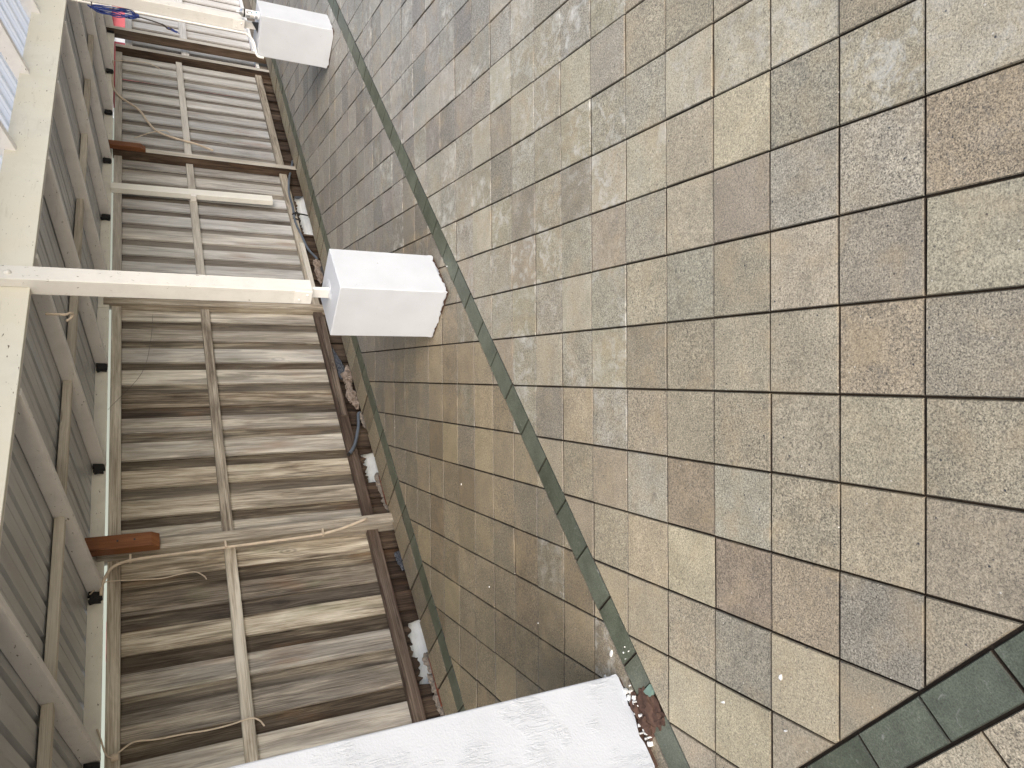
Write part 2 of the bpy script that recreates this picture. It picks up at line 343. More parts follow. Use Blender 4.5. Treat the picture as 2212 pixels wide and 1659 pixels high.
M['labelblack'] = mat_simple('label_black', (.02, .02, .02), .4, .5, bump=0); M['labelgrey'] = mat_simple('label_grey', (.32, .33, .34), .4, .5, bump=0)
M['teal'] = mat_simple('label_teal', (.01, .16, .22), .4, .5, bump=0); M['tancol'] = mat_simple('label_tan', (.5, .42, .3), .4, .5, bump=0)
M['charcoal'] = mat_simple('charcoal_plastic', (.022, .024, .028), .5, .4, var=.1, sc=20, bump=0)
M['litter'] = mat_simple('leaf_litter', (.035, .025, .017), .95, .1, sc=22, var=.5, bump=.5, bd=.006, c2=(.14, .10, .065))
t_ = NT('smoky_plastic_film', .12, .6); t_.col((.07, .08, .10)); t_.b.inputs['Alpha'].default_value = .8
t_.bump(t_.tex(t_.obj(), sc=22, det=5, rough=.7, dist=2), 1, .02); M['film'] = t_.m
M['splat'] = mat_simple('dried_white_paint', (.75, .75, .73), .6, .3, bump=0)
M['teal_frag'] = mat_simple('pale_green_mortar', (.16, .24, .20), .8, .3, sc=40, bump=.5)

# ------------------------------------------------------------------ ground & paving
def ground_sheet():
    me = bpy.data.meshes.new('ground'); a = 400
    me.from_pydata([(-a, -a, 0), (a, -a, 0), (a, a, 0), (-a, a, 0)], [], [(0, 1, 2, 3)]); me.materials.append(M['ground'])
    o = bpy.data.objects.new('ground', me); scene.collection.objects.link(o); o.location.z = -1.6*T; tag(o, kind='structure')
ground_sheet()
b = MB(); b.box((-16, -26, -1.55), (62, 16.84, -.068)); o = b.build('terrace_bed', M['joint']); tag(o, kind='structure')

PAL = {'PG': ((.46, .44, .36), .25, .5), 'OR': ((.38, .30, .21), .9, .1), 'PB': ((.44, .40, .32), .4, .05), 'BG': ((.33, .30, .26), .95, 0), 'TG': ((.38, .34, .27), .7, 0),
       'TS': ((.38, .33, .26), .3, 0), 'BT': ((.33, .28, .21), .7, .1), 'GS': ((.40, .37, .29), .5, .9), 'GO': ((.37, .36, .31), .8, .1), 'GB': ((.30, .28, .25), .6, 0), 'TO': ((.38, .31, .23), .7, 0),
       'BP': ((.42, .38, .30), .5, 0), 'YB': ((.45, .39, .28), .35, 0), 'GD': ((.29, .28, .265), 1, 0), 'DG': ((.31, .30, .25), .8, .1), 'GR': ((.37, .365, .33), .7, .1),
       'PY': ((.48, .43, .32), .25, 0), 'PK': ((.38, .33, .28), .3, 0), 'TP': ((.34, .30, .265), .3, 0), 'PKB': ((.32, .25, .205), .5, 0), 'BR': ((.30, .24, .18), .5, 0)}
PAL = {k: (tuple(w_*(.84*a+.16*g) for a, g, w_ in zip(v[0], (.385, .35, .28), (.90, .885, .83))), min(1, v[1]+.15), v[2]) for k, v in PAL.items()}
PAL = {k: (tuple((.58*a+.42*(sum(v[0])/3)*h)*(1+.1*(sum(v[0])/3/.315-1))*q for a, h, q in zip(v[0], (1.135, 1.03, .835), (1.0, .975, .915))), v[1], v[2]) for k, v in PAL.items()}
NEAR = {(1,-1):'PG',(0,-1):'OR',(-1,-1):'PB',(-2,-1):'BG',(-3,-1):'TG',(-4,-1):'TS',(-5,-1):'TS',(2,0):'BT',(1,0):'GS',(0,0):'GO',(-1,0):'GB',(-2,0):'TO',(-3,0):'BP',(-4,0):'YB',(-5,0):'GD',(-6,0):'TS',(2,1):'PG',(1,1):'DG',(0,1):'GR',(-1,1):'PB',(-2,1):'BP',(-3,1):'BP',(-4,1):'TG',(-5,1):'TO',(-6,1):'PY',(-7,1):'PK',(2,2):'PG',(1,2):'PY',(0,2):'TP',(-1,2):'TG',(-2,2):'BP',(-3,2):'TG',(-4,2):'GR',(-5,2):'PKB',(-6,2):'GD',(-7,2):'PY',(2,3):'PG',(1,3):'PB',(0,3):'PB',(-1,3):'GR',(-2,3):'TG',(-3,3):'TG',(-4,3):'BR',(-5,3):'PY',(-6,3):'TG',(-7,3):'PY',(-8,3):'PK',(2,4):'GR',(1,4):'PG',(0,4):'GR',(-1,4):'BP',(-2,4):'BT',(-3,4):'TG',(-4,4):'GR',(-5,4):'YB',(-6,4):'TS',(-7,4):'TG'}
def clip(poly, n, d):            # keep n.p <= d
    out = []
    for i in range(len(poly)):
        a, b = poly[i], poly[(i+1) % len(poly)]; da = n[0]*a[0]+n[1]*a[1]-d; db = n[0]*b[0]+n[1]*b[1]-d
        if da <= 0: out.append(a)
        if da*db < 0: t = da/(da-db); out.append((a[0]+(b[0]-a[0])*t, a[1]+(b[1]-a[1])*t))
    return out
def area(p): return abs(sum(p[i][0]*p[(i+1) % len(p)][1]-p[(i+1) % len(p)][0]*p[i][1] for i in range(len(p))))/2
def inset(poly, d):
    n = len(poly); s = sum(poly[i][0]*poly[(i+1) % n][1]-poly[(i+1) % n][0]*poly[i][1] for i in range(n)); sg = 1 if s > 0 else -1
    L = []
    for i in range(n):
        a, b = poly[i], poly[(i+1) % n]; dx, dy = b[0]-a[0], b[1]-a[1]; l = math.hypot(dx, dy)
        if l < 1e-4: continue
        nx, ny = sg*dy/l, -sg*dx/l; L.append((nx, ny, nx*a[0]+ny*a[1]-d))      # outward normal, shifted inward
    out = poly
    for nx, ny, dd in L: out = clip(out, (nx, ny), dd)
    return out
def clean(p):
    q = []
    for a in p:
        if not q or math.dist(a, q[-1]) > .004: q.append(a)
    if len(q) > 1 and math.dist(q[0], q[-1]) < .004: q.pop()
    return q
class TileMesh:
    def __init__(s): s.v = []; s.f = []; s.c = []; s.e = []
    def add(s, poly, col, peb, lime, gap=.0085, bev=.011, zj=.016, chip=True):
        poly = clean(inset(poly, gap+random.random()*.004))
        if len(poly) < 3 or area(poly) < .01: return
        inn = clean(inset(poly, bev))
        if len(inn) != len(poly) or area(inn) < .005: inn = None
        z0 = random.uniform(-zj, zj*.3); tx, ty = random.uniform(-.006, .006), random.uniform(-.006, .006)
        cx = sum(p[0] for p in poly)/len(poly); cy = sum(p[1] for p in poly)/len(poly)
        Z = lambda p, k: z0+tx*(p[0]-cx)+ty*(p[1]-cy)+k
        n = len(poly); base = len(s.v); top = inn or poly
        s.v += [(p[0], p[1], -.10) for p in poly]+[(p[0], p[1], Z(p, -.018 if inn else 0)) for p in poly]
        if inn: s.v += [(p[0], p[1], Z(p, 0)) for p in inn]
        F = [[base+i, base+(i+1) % n, base+n+(i+1) % n, base+n+i] for i in range(n)]
        if inn: F += [[base+n+i, base+n+(i+1) % n, base+2*n+(i+1) % n, base+2*n+i] for i in range(n)]; F.append([base+2*n+i for i in range(n)])
        else: F.append([base+n+i for i in range(n)])
        for q, f in enumerate(F):
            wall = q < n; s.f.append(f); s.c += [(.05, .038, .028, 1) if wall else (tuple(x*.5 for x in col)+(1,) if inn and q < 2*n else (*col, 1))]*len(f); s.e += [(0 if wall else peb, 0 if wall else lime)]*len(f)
    def build(s, name, mat, rot):
        me = bpy.data.meshes.new(name); me.from_pydata([(x*T, y*T, z*T) for x, y, z in s.v], [], s.f)
        l = me.uv_layers.new(name='edge'); l.data.foreach_set('uv', [c for p in s.e for c in p])
        a = me.color_attributes.new('rnd', 'FLOAT_COLOR', 'CORNER'); a.data.foreach_set('color', [c for p in s.c for c in p]); me.materials.append(mat)
        bm = bmesh.new(); bm.from_mesh(me); bmesh.ops.recalc_face_normals(bm, faces=bm.faces); bm.to_mesh(me); bm.free()
        o = bpy.data.objects.new(name, me); scene.collection.objects.link(o)
        if rot: o.rotation_euler[2] = math.radians(45)
        return o
rt = random.Random(11)
def jit(c, k=.05):
    f = 1+rt.uniform(-k, k); return tuple(x*f*(1+rt.uniform(-.012, .012)) for x in c)
def pick(u, v, x, y):
    if v > 8.3:     # under the roof: brown-buff tiles with grey ones, roof shade partly put into the pick
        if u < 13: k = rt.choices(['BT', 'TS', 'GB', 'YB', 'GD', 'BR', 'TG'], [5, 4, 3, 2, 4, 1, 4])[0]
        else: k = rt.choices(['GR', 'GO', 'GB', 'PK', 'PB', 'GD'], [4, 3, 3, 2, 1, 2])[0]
    elif y > 4.5 and x > -2: k = rt.choices(['GR', 'PG', 'GO', 'GS', 'GD', 'PK', 'GB'], [5, 5, 3, 4, 1.2, 2, 1])[0]
    else: k = rt.choices(['TG', 'BP', 'GR', 'PB', 'TS', 'YB', 'GD', 'PKB', 'BT'], [5, 4, 3, 2, 3, 2, 2, 1, 1.5])[0]
    return k
tm = TileMesh()
lo = -1/S2; 
holes = [(9.03, 10.55, 8.6, 10.15), (-2.56, -1.04, 8.47, 10.0), (25.1, 26.62, 8.68, 10.15)]
for i in range(-40, 52):
    for j in range(-20, 62):
        cx, cy = i+.5, j+.5; u, v = (cx+cy)/S2, (cy-cx)/S2
        if u < -4.6 or u > 60 or v > 16.2 or v < -24: continue
        sq = [(i, j), (i+1, j), (i+1, j+1), (i, j+1)]
        nm = NEAR.get((i, j)); kk = nm or pick(u, v, cx, cy)
        c, peb, lime = PAL[kk]
        if kk in ('GR', 'PG', 'GO', 'GB', 'PK') and not nm and cy > 4 and v < 10: lime = rt.choice([.2, .5, .9, 1])
        if 8.4 < v < 16 and u < 14: c = tuple(q*w_ for q, w_ in zip(c, (.84, .815, .77)))  # darker tiles: roof shade partly put into their colour
        if u > 7: f_ = min(1, (u-7)/8)*.6; g_ = sum(c)/3; c = tuple(a*(1-f_)+g_*b_*f_ for a, b_ in zip(c, (.98, .99, 1.0)))  # sky reflection put into the colour, greyer along the terrace
        # zones
        for z in ('A', 'B'):
            p = clip(sq, (-lo*-1*1, 0), 1e9) if False else sq
            p = clip(p, (-1/S2, -1/S2), 3.5)                       # u >= -3.5
            if z == 'A': p = clip(p, (-1/S2, 1/S2), 7.78)
            else:
                p = clip(p, (1/S2, -1/S2), -8.28)
                if len(p) > 2: p = clip(p, (-1/S2, 1/S2), 15.34)
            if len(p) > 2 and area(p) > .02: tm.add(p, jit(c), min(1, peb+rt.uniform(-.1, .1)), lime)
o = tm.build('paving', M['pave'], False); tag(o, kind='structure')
tm = TileMesh()                                                     # pavers laid square to the terrace edge
def sq_uv(u0, u1, v0, v1): return [(u0, v0), (u1, v0), (u1, v1), (u0, v1)]
for k in range(-8, 60):
    kk = 'BT' if k < 14 else 'GR'; kk = rt.choice([kk, 'TG' if k < 14 else 'GO', 'GB']); c, peb, lime = PAL[kk]
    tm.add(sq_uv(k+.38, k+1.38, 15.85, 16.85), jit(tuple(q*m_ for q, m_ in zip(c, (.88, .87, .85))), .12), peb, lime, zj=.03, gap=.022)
for i in range(0, 9):
    for k in range(-28, 13):
        kk = rt.choice(['TG', 'BP', 'TS', 'YB', 'GR']); c, peb, lime = PAL[kk]
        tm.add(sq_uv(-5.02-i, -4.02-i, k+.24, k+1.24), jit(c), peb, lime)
o = tm.build('edge_paving', M['pave'], True); tag(o, kind='structure')
tm = TileMesh()
G1, G2 = (.098, .110, .080), (.086, .098, .068)
def grn(): 
    c = G1 if rt.random() < .6 else G2; return jit(c, .14)
for k in range(-8, 60):
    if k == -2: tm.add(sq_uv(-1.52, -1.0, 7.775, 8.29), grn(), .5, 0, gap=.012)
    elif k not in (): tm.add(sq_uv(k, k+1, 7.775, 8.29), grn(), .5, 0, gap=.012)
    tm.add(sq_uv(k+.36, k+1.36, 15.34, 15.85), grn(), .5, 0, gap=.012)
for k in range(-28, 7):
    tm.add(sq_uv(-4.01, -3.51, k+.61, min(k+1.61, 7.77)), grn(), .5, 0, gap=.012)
o = tm.build('green_paver_strip', M['green'], True); tag(o, kind='structure')
# paint drips dried on the pavers near the pier
b = MB(); rd = random.Random(3)
spots = [(-.6, 7.0, .03), (-1.3, 6.2, .05), (-1.8, 6.9, .07), (-2.4, 6.4, .045), (-1.6, 8.05, .02), (-.9, 8.9, .06), (-1.0, 9.3, .04), (-.7, 8.45, .05), (-.8, 8.0, .015), (-.85, 8.1, .012), (-.9, 7.95, .018), (-.95, 8.12, .014), (9.6, 8.22, .03), (-2.6, 5.2, .06), (-3.1, 5.6, .03), (5.2, 11.5, .03), (-1.2, 5.4, .02), (-2.2, 4.4, .03), (.9, 10.4, .03), (2.6, 11.9, .03), (-2.9, 7.1, .05), (-2.5, 8.0, .05), (-2.35, 7.9, .03)]
for (u, v, r) in spots[3:16]+spots[18:20]:
    r *= .6
    n = 9; a0 = rd.random()*6; el = rd.uniform(1, 2.4); th = rd.random()*3
    ring = []
    for k in range(n):
        a = a0+6.283*k/n; rr = r*rd.uniform(.5, 1.1); x, y = rr*math.cos(a)*el, rr*math.sin(a)*.7
        ring.append((u+x*math.cos(th)-y*math.sin(th), v+x*math.sin(th)+y*math.cos(th)))
    b.prism(ring, 2, -.03, .012)
o = b.build('paint_drips', M['splat']); tag(o, 'small dried white paint drips scattered on the pavers near the pier', 'paint drips', kind='stuff')

# ------------------------------------------------------------------ lumps
def lump(name, mat, pts, parent=None, amp=.05, freq=6, sub=3, seed=0):
    """pts: list of (u,v,z,ru,rv,rz) blobs joined into one rough mass"""
    bm = bmesh.new(); c0 = pts[0]
    for (u, v, z, ru, rv, rz) in pts:
        r = bmesh.ops.create_icosphere(bm, subdivisions=sub, radius=1)
        for vt in r['verts']:
            q = vt.co.copy(); nn = noise.fractal(q*1.6+Vector((seed+u*3, v, z)), 1, 2, 4)*amp*4+noise.noise(q*freq+Vector((u, v, seed)))*amp*2
            q *= (1+nn); vt.co = Vector(((u-c0[0]+q.x*ru)*T, (v-c0[1]+q.y*rv)*T, (z-c0[2]+q.z*rz)*T))
    me = bpy.data.meshes.new(name); bm.to_mesh(me); bm.free(); me.materials.append(mat)
    o = bpy.data.objects.new(name, me); scene.collection.objects.link(o)
    if parent: o.parent = parent
    else: o.location = P(*c0[:3]); o.rotation_euler[2] = math.radians(45)
    return o

# ------------------------------------------------------------------ plinths and pier
def ragged_block(u0, u1, v0, v1, z0, z1, mat, name, parent, base, n=26, amp=.07, seed=0, bevel=.006):
    r = random.Random(seed); b = MB(); C = [(u0, v0), (u1, v0), (u1, v1), (u0, v1)]; ring = []
    for i in range(4):
        a, c = C[i], C[(i+1) % 4]
        for k in range(n): ring.append((a[0]+(c[0]-a[0])*k/n, a[1]+(c[1]-a[1])*k/n))
    zb = [z0+abs(noise.noise(Vector((p[0]*5+seed, p[1]*5, 0))))*amp*1.4+r.random()*amp*.55 for p in ring]; N = len(ring)
    dz = .16
    for i in range(N):
        j = (i+1) % N; p, q = ring[i], ring[j]
        b.face([(p[0], p[1], zb[i]), (q[0], q[1], zb[j]), (q[0], q[1], z0+dz), (p[0], p[1], z0+dz)])
    for i in range(4):
        a, c = C[i], C[(i+1) % 4]; seg = [ring[(i*n+k) % N] for k in range(n+1)]
        b.face([(s_[0], s_[1], z0+dz) for s_ in seg]+[(c[0], c[1], z1), (a[0], a[1], z1)])
    b.face([(p[0], p[1], z1) for p in C])
    b.face([(p[0], p[1], zb[i]) for i, p in enumerate(ring)][::-1])
    o = b.build(name, mat, parent, base, bevel=0, merge=True)
    if bevel:
        me = o.data; a = me.attributes.new('bevel_weight_edge', 'FLOAT', 'EDGE')
        for e in me.edges:
            p, q = me.vertices[e.vertices[0]].co, me.vertices[e.vertices[1]].co
            if max(p.z, q.z) > (z0+dz+.02-base[2])*T: a.data[e.index].value = 1
        m = o.modifiers.new('bevel', 'BEVEL'); m.limit_method = 'WEIGHT'; m.width = bevel; m.segments = 3
    return o
def plinth(u0, v0, w, h, name, label, seed):
    c = (u0+w/2, v0+w/2, 0); e = empty(name, c); tag(e, label, 'plinth', 'white rendered plinths under the roof posts')
    ragged_block(u0, u0+w, v0, v0+w, .015, h, M['stucco'], 'rendered_block', e, c, seed=seed)
    b = MB(); b.box((u0+.035, v0+.035, -.1), (u0+w-.035, v0+w-.035, .13)); b.build('mortar_bed', M['core'], e, c)
    # lumpy bedding patch where the steel stub is set in the top
    lump('bedding_patch', M['stucco'], [(c[0]-c[0], 0, h, .34, .20, .035)], None, amp=.09, seed=seed)
    p = scene.collection.objects['bedding_patch'] if 'bedding_patch' in scene.collection.objects else None
    o = [x for x in scene.collection.objects if x.name.startswith('bedding_patch') and x.parent is None][-1]
    o.parent = e; o.location = (0.02, 0, h*T); o.rotation_euler = (0, 0, 0)
    return e
plinth(9.03, 8.6, 1.53, 2.75, 'plinth', 'square white rendered plinth in the middle of the terrace, bare on top', 3)
plinth(25.1, 8.68, 1.52, 2.73, 'plinth', 'far square white plinth with a spray can standing on it', 9)
# pier
c = (-1.8, 9.2, 0); e = empty('pier', c); tag(e, 'tall thick white painted pier with brush marks and a broken foot, nearest the camera', 'pier')
ragged_block(-2.56, -1.04, 8.45, 9.95, .02, 10.4, M['pier'], 'rendered_shaft', e, c, seed=5, amp=.16, bevel=.008)
b = MB(); b.box((-2.5, 8.51, -.12), (-1.1, 9.9, .24)); b.build('masonry_core', M['core'], e, c)
# broken paver and rubble beside it
e = lump('rubble', M['core'], [(-1.78, 8.1, -.04, .30, .22, .10), (-1.95, 8.3, -.02, .2, .16, .12), (-1.62, 8.36, -.03, .2, .12, .12), (-2.02, 7.98, -.05, .12, .18, .08)], amp=.12, seed=4)
tag(e, 'reddish brown broken mortar and brick rubble at the foot of the white pier', 'rubble')
b = MB(); b.prism([(-1.52, 7.8), (-1.55, 8.28), (-1.66, 8.3), (-1.6, 8.1), (-1.7, 7.95), (-1.62, 7.8)], 2, -.05, .012)
o = b.build('mortar_smear', M['teal_frag'], e, (-1.78, 8.1, -.04)); o.name = 'mortar_smear'
b = MB(); rr = random.Random(8)
for k in range(26):
    u, v, r = rr.uniform(-2.2, -1.3), rr.uniform(8.28, 8.5), rr.uniform(.015, .045)
    b.prism([(u+r*math.cos(a)*rr.uniform(.6, 1.2), v+r*math.sin(a)*rr.uniform(.6, 1.2)) for a in (0, 1.2, 2.4, 3.7, 5)], 2, .0, rr.uniform(.03, .1))
b.build('plaster_flakes', M['splat'], e, (-1.78, 8.1, -.04))

# ------------------------------------------------------------------ posts
def post(u0, v0, name, label, zb, zt, pl):
    c = (u0+.22, v0+.2, pl); e = empty(name, c); tag(e, label, 'post', 'white roof posts on the plinths')
    b = MB(); w, d = .45, .40
    b.prism([(v0, zb), (v0+d, zb), (v0+d, 9.0), (v0+.215, 9.0), (v0+.215, zt), (v0, zt)], 0, u0, u0+w)
    # regrain: simple timber uv along z
    b.uv = [(x*T+y*T, z*T) for x, y, z in b.v]
    b.build('timber', M['post'], e, c, bevel=.004)
    b = MB(); b.box((u0+w/2-.05, v0+d/2-.13, pl-.02), (u0+w/2+.05, v0+d/2+.13, zb+.02), mi=0); b.build('steel_stub', M['steel'], e, c, bevel=.002)
    b = MB(); b.box((u0-.016, v0+.02, zb+.01), (u0+.002, v0+d-.02, zb+.42)); f = b.build('fixing_plate', M['steel'], e, c, bevel=.001)
    for (dv, dz) in ((.12, .12), (.27, .30)):
        b = MB(); n = 10
        for k in range(n):
            a, a2 = 6.283*k/n, 6.283*(k+1)/n; r = .035
            P3 = [(u0-.016, v0+dv+r*math.cos(a), zb+dz+r*math.sin(a)), (u0-.016, v0+dv+r*math.cos(a2), zb+dz+r*math.sin(a2)), (u0-.036, v0+dv+r*.6*math.cos(a2), zb+dz+r*.6*math.sin(a2)), (u0-.036, v0+dv+r*.6*math.cos(a), zb+dz+r*.6*math.sin(a))]
            b.face(P3); b.face([P3[3], P3[2], (u0-.042, v0+dv, zb+dz)])
        o = b.build('bolt_head', M['steel'], e, c, merge=True, smooth=True); o.parent = f
    # coach bolt dome through the post head
    b = MB(); n = 14; zc = 9.35; uc = u0+.2
    for j, (r0, y0, r1, y1) in enumerate([(.07, 0, .06, .03), (.06, .03, .03, .045), (.03, .045, .001, .05)]):
        for k in range(n):
            a, a2 = 6.283*k/n, 6.283*(k+1)/n
            b.face([(uc+r0*math.cos(a), v0-y0, zc+r0*math.sin(a)), (uc+r0*math.cos(a2), v0-y0, zc+r0*math.sin(a2)), (uc+r1*math.cos(a2), v0-y1, zc+r1*math.sin(a2)), (uc+r1*math.cos(a), v0-y1, zc+r1*math.sin(a))])
    b.build('coach_bolt', M['post'], e, c, merge=True, smooth=True)
    return e
post(9.57, 9.19, 'post', 'white painted square timber post on the middle plinth, nearer of the two posts', 3.21, 10.3, 2.75)
p2 = post(25.65, 9.19, 'post', 'white painted square timber post on the far plinth, beside a blue rope', 3.2, 10.3, 2.73)

# ------------------------------------------------------------------ canopy roof
SL = .146
ZB = lambda v: 7.87+SL*(16.9-v)          # rafter underside
root = empty('canopy_roof', (10, 13, 8)); BC = (10, 13, 8)
tag(root, 'lean-to canopy of cream beam, painted rafters and grey ribbed metal sheets', 'canopy roof')
b = MB(); b.box((-12, 9.41, 8.97), (42, 9.58, 9.86), 0); b.build('fascia_beam', M['beam'], root, BC, bevel=.003)
b = MB(); b.box((-12, 9.585, 9.03), (42, 9.99, 9.35), 0); b.build('inner_beam', M['rafter'], root, BC, bevel=.003)
b = MB(); b.box((-12, 9.60, 9.002), (42, 9.72, 9.026), 0); b.build('beam_batten', M['rough_batten'], root, BC)
RU = [-10.3, -6, -1.75, 2.56, 6.75, 10.9, 15.05, 19.3, 23.55, 27.8, 32.1, 36.4, 41.3]
def slope_box(b, u0, u1, v0, v1, zf, h, col=None):
    b.hexa([(u0, v0, zf(v0)), (u1, v0, zf(v0)), (u1, v0, zf(v0)+h), (u0, v0, zf(v0)+h), (u0, v1, zf(v1)), (u1, v1, zf(v1)), (u1, v1, zf(v1)+h), (u0, v1, zf(v1)+h)], col)
raf = []
for k, u in enumerate(RU):
    b = MB(); b.prism([(16.955, ZB(16.955)), (16.955, ZB(16.955)+.36), (9.595, ZB(9.595)+.36), (9.595, ZB(9.595))], 0, u-.08, u+.10)
    b.uv = [(z*T+u_*T, y*T) for u_, y, z in b.v]; b.uv = [(p[0]+k*3.1, p[1]+k*1.7) for p in b.uv]; o = b.build('rafter', M['rafter'], root, BC, bevel=.0025)
    r = random.Random(k+20); b = MB(); n = 10                     # ragged foam/bracket piece against the plate
    z0 = 7.91; prof = [(u-.40, z0), (u-.33, z0+.08), (u-.30, z0-.03), (u-.13, z0-.02), (u-.10, z0+.05), (u-.085, z0+.28), (u-.2, z0+.30), (u-.22, z0+.24), (u-.3, z0+.26), (u-.33, z0+.3), (u-.40, z0+.25), (u-.37, z0+.15)]
    prof = [(p[0]+r.uniform(-.018, .018), p[1]+r.uniform(-.018, .018)) for p in prof]
    b.prism(prof, 1, 16.83, 16.94); b.build('foam_bracket', M['black'], root, BC)
for k in range(len(RU)-1):
    vv = 13.45+random.uniform(-.06, .06)
    b = MB(); b.box((RU[k]+.105, vv, ZB(vv)+.13), (RU[k+1]-.085, vv+.36, ZB(vv)+.33), 0); b.build('noggin', M['rough_batten'], root, BC, bevel=.003)
b = MB(); b.box((-12, 16.97, 7.875), (17.9, 17.10, 8.23), 0); b.build('wall_plate', M['plate'], root, BC, bevel=.0025)
b = MB(); b.box((17.93, 16.97, 7.87), (42, 17.10, 8.225), 0); b.build('wall_plate', M['plate'], root, BC, bevel=.0025)
def ribbed(u0, u1, v0, v1, zf, name, mat, pitch=.8, rib=.11, nv=2):
    prof = []; u = u0
    while u < u1:
        for du, dz in [(0, 0), (.24, 0), (.255, .014), (.285, .014), (.30, 0), (.52, 0), (.56, rib), (.66, rib), (.70, 0), (.8, 0)]:
            prof.append((u+du, dz))
        u += pitch
    b = MB()
    for i in range(len(prof)-1):
        p, q = prof[i], prof[i+1]
        for k in range(nv):
            a, c = v0+(v1-v0)*k/nv, v0+(v1-v0)*(k+1)/nv
            b.face([(p[0], a, zf(a)+p[1]), (q[0], a, zf(a)+q[1]), (q[0], c, zf(c)+q[1]), (p[0], c, zf(c)+p[1])])
    o = b.build(name, mat, root, BC, merge=True); m = o.modifiers.new('solid', 'SOLIDIFY'); m.thickness = .0008
    return o
ZS = lambda v: ZB(v)+.372
k = 0
for u in [x*4.8 for x in range(-2, 9)]:
    ribbed(u-.02, u+4.78, 9.62, 17.35, lambda v, k=k: ZS(v)+(.004 if k % 2 else 0), 'metal_sheet', M['sheet']); k += 1

# upper roof rising away from the beam, milky sheets on pale rafters
root2 = empty('upper_roof', (10, 7, 10)); B2 = (10, 7, 10); tag(root2, 'bright upper roof of pale rafters and milky ribbed sheets beyond the cream beam', 'roof')
ZU = lambda v: 9.66+.41*(9.3-v)
for u in [-2, 2.4, 6.6, 10.8, 15.0, 19.2, 23.5, 27.8, 32, 36.2]:
    b = MB(); slope_box(b, u-.10, u+.12, 3.0, 10.0, lambda v: max(ZU(v), ZU(v)), .42); b.build('rafter', M['rafter'], root2, B2, bevel=.003)
root_keep = root; root = root2; BCk = BC; BC = B2
ribbed(-4, 38, 3.0, 9.9, lambda v: ZU(v)+.44, 'clear_sheet', M['clear'])
root = root_keep; BC = BCk
b = MB(); b.box((-6, 6.2, ZU(6.2)+.1), (38, 6.5, ZU(6.2)+.34), 0); b.build('purlin', M['rafter'], root2, B2)

# ------------------------------------------------------------------ fence
fence = empty('wooden_fence', (10, 17.2, 0)); BF = (10, 17.2, 0)
tag(fence, 'long weathered brown timber fence with a rotten foot, directly behind the terrace', 'fence')
def short(u):     # height at which the boards have rotted away
    if 2.75 < u < 4.7: return .20
    if 8.7 < u < 9.4: return -.15
    if 9.7 < u < 11.0: return .22
    if 23.7 < u < 26.9: return .30
    if 20.4 < u < 22: return .05
    return None
def board(b, u0, u1, v0, v1, zt, seed, col):
    r = random.Random(seed); n = 9; low = [];
    for k in range(n+1):
        u = u0+(u1-u0)*k/n; s = short(u); z = (-.32+r.uniform(0, .12)) if s is None else s+r.uniform(-.10, .10)
        low.append((u, z))
    tw = r.uniform(-.012, .012); cup = r.uniform(-.018, .018)
    o = (r.random()*60, r.random()*60)
    zs = [zt, 5.2, 2.6, .55]; nu = 4
    def V(u, z):
        f = (u-u0)/(u1-u0)-.5; return tw*f*2+cup*(1-4*f*f)+.012*math.sin(z*1.3+seed)*f
    def uvf(u, z): return (u*T+o[0], z*T+o[1])
    us = [u0+(u1-u0)*k/nu for k in range(nu+1)]
    for vv, fl in ((v0, False), (v1, True)):
        for i in range(3):
            for k in range(nu):
                q = [(us[k], zs[i+1]), (us[k+1], zs[i+1]), (us[k+1], zs[i]), (us[k], zs[i])]
                if fl: q.reverse()
                b.face([(a, vv+V(a, z), z) for a, z in q], [uvf(a, z) for a, z in q], [((a-u0)/(u1-u0), z/zt) for a, z in q], col)
        for k in range(n):
            (a, za), (c_, zc) = low[k], low[k+1]
            if za > .5 or zc > .5: continue
            q = [(a, za), (c_, zc), (c_, .55), (a, .55)]
            if fl: q.reverse()
            b.face([(x, vv+V(x, .55), z) for x, z in q], [uvf(x, z) for x, z in q], [((x-u0)/(u1-u0), z/zt) for x, z in q], col, 1)
    for u, e_ in ((u0, 0), (u1, 1)):
        zz = zs[:3]+[.55, low[0][1] if e_ == 0 else low[-1][1]]
        for i in range(4):
            q = [(u, v0+V(u, zz[i+1]), zz[i+1]), (u, v1+V(u, zz[i+1]), zz[i+1]), (u, v1+V(u, zz[i]), zz[i]), (u, v0+V(u, zz[i]), zz[i])]
            b.face(q, [(p[1]*T+o[0], p[2]*T+o[1]) for p in q], [(e_, 0)]*4, col, 1 if i == 3 else 0)
    for k in range(n):
        (a, za), (c_, zc) = low[k], low[k+1]
        b.face([(a, v0, za), (a, v1, za), (c_, v1, zc), (c_, v0, zc)], None, None, col, 1)
    b.face([(u0, v0, zt), (u1, v0, zt), (u1, v1, zt), (u0, v1, zt)], None, None, col)
rf = random.Random(5)
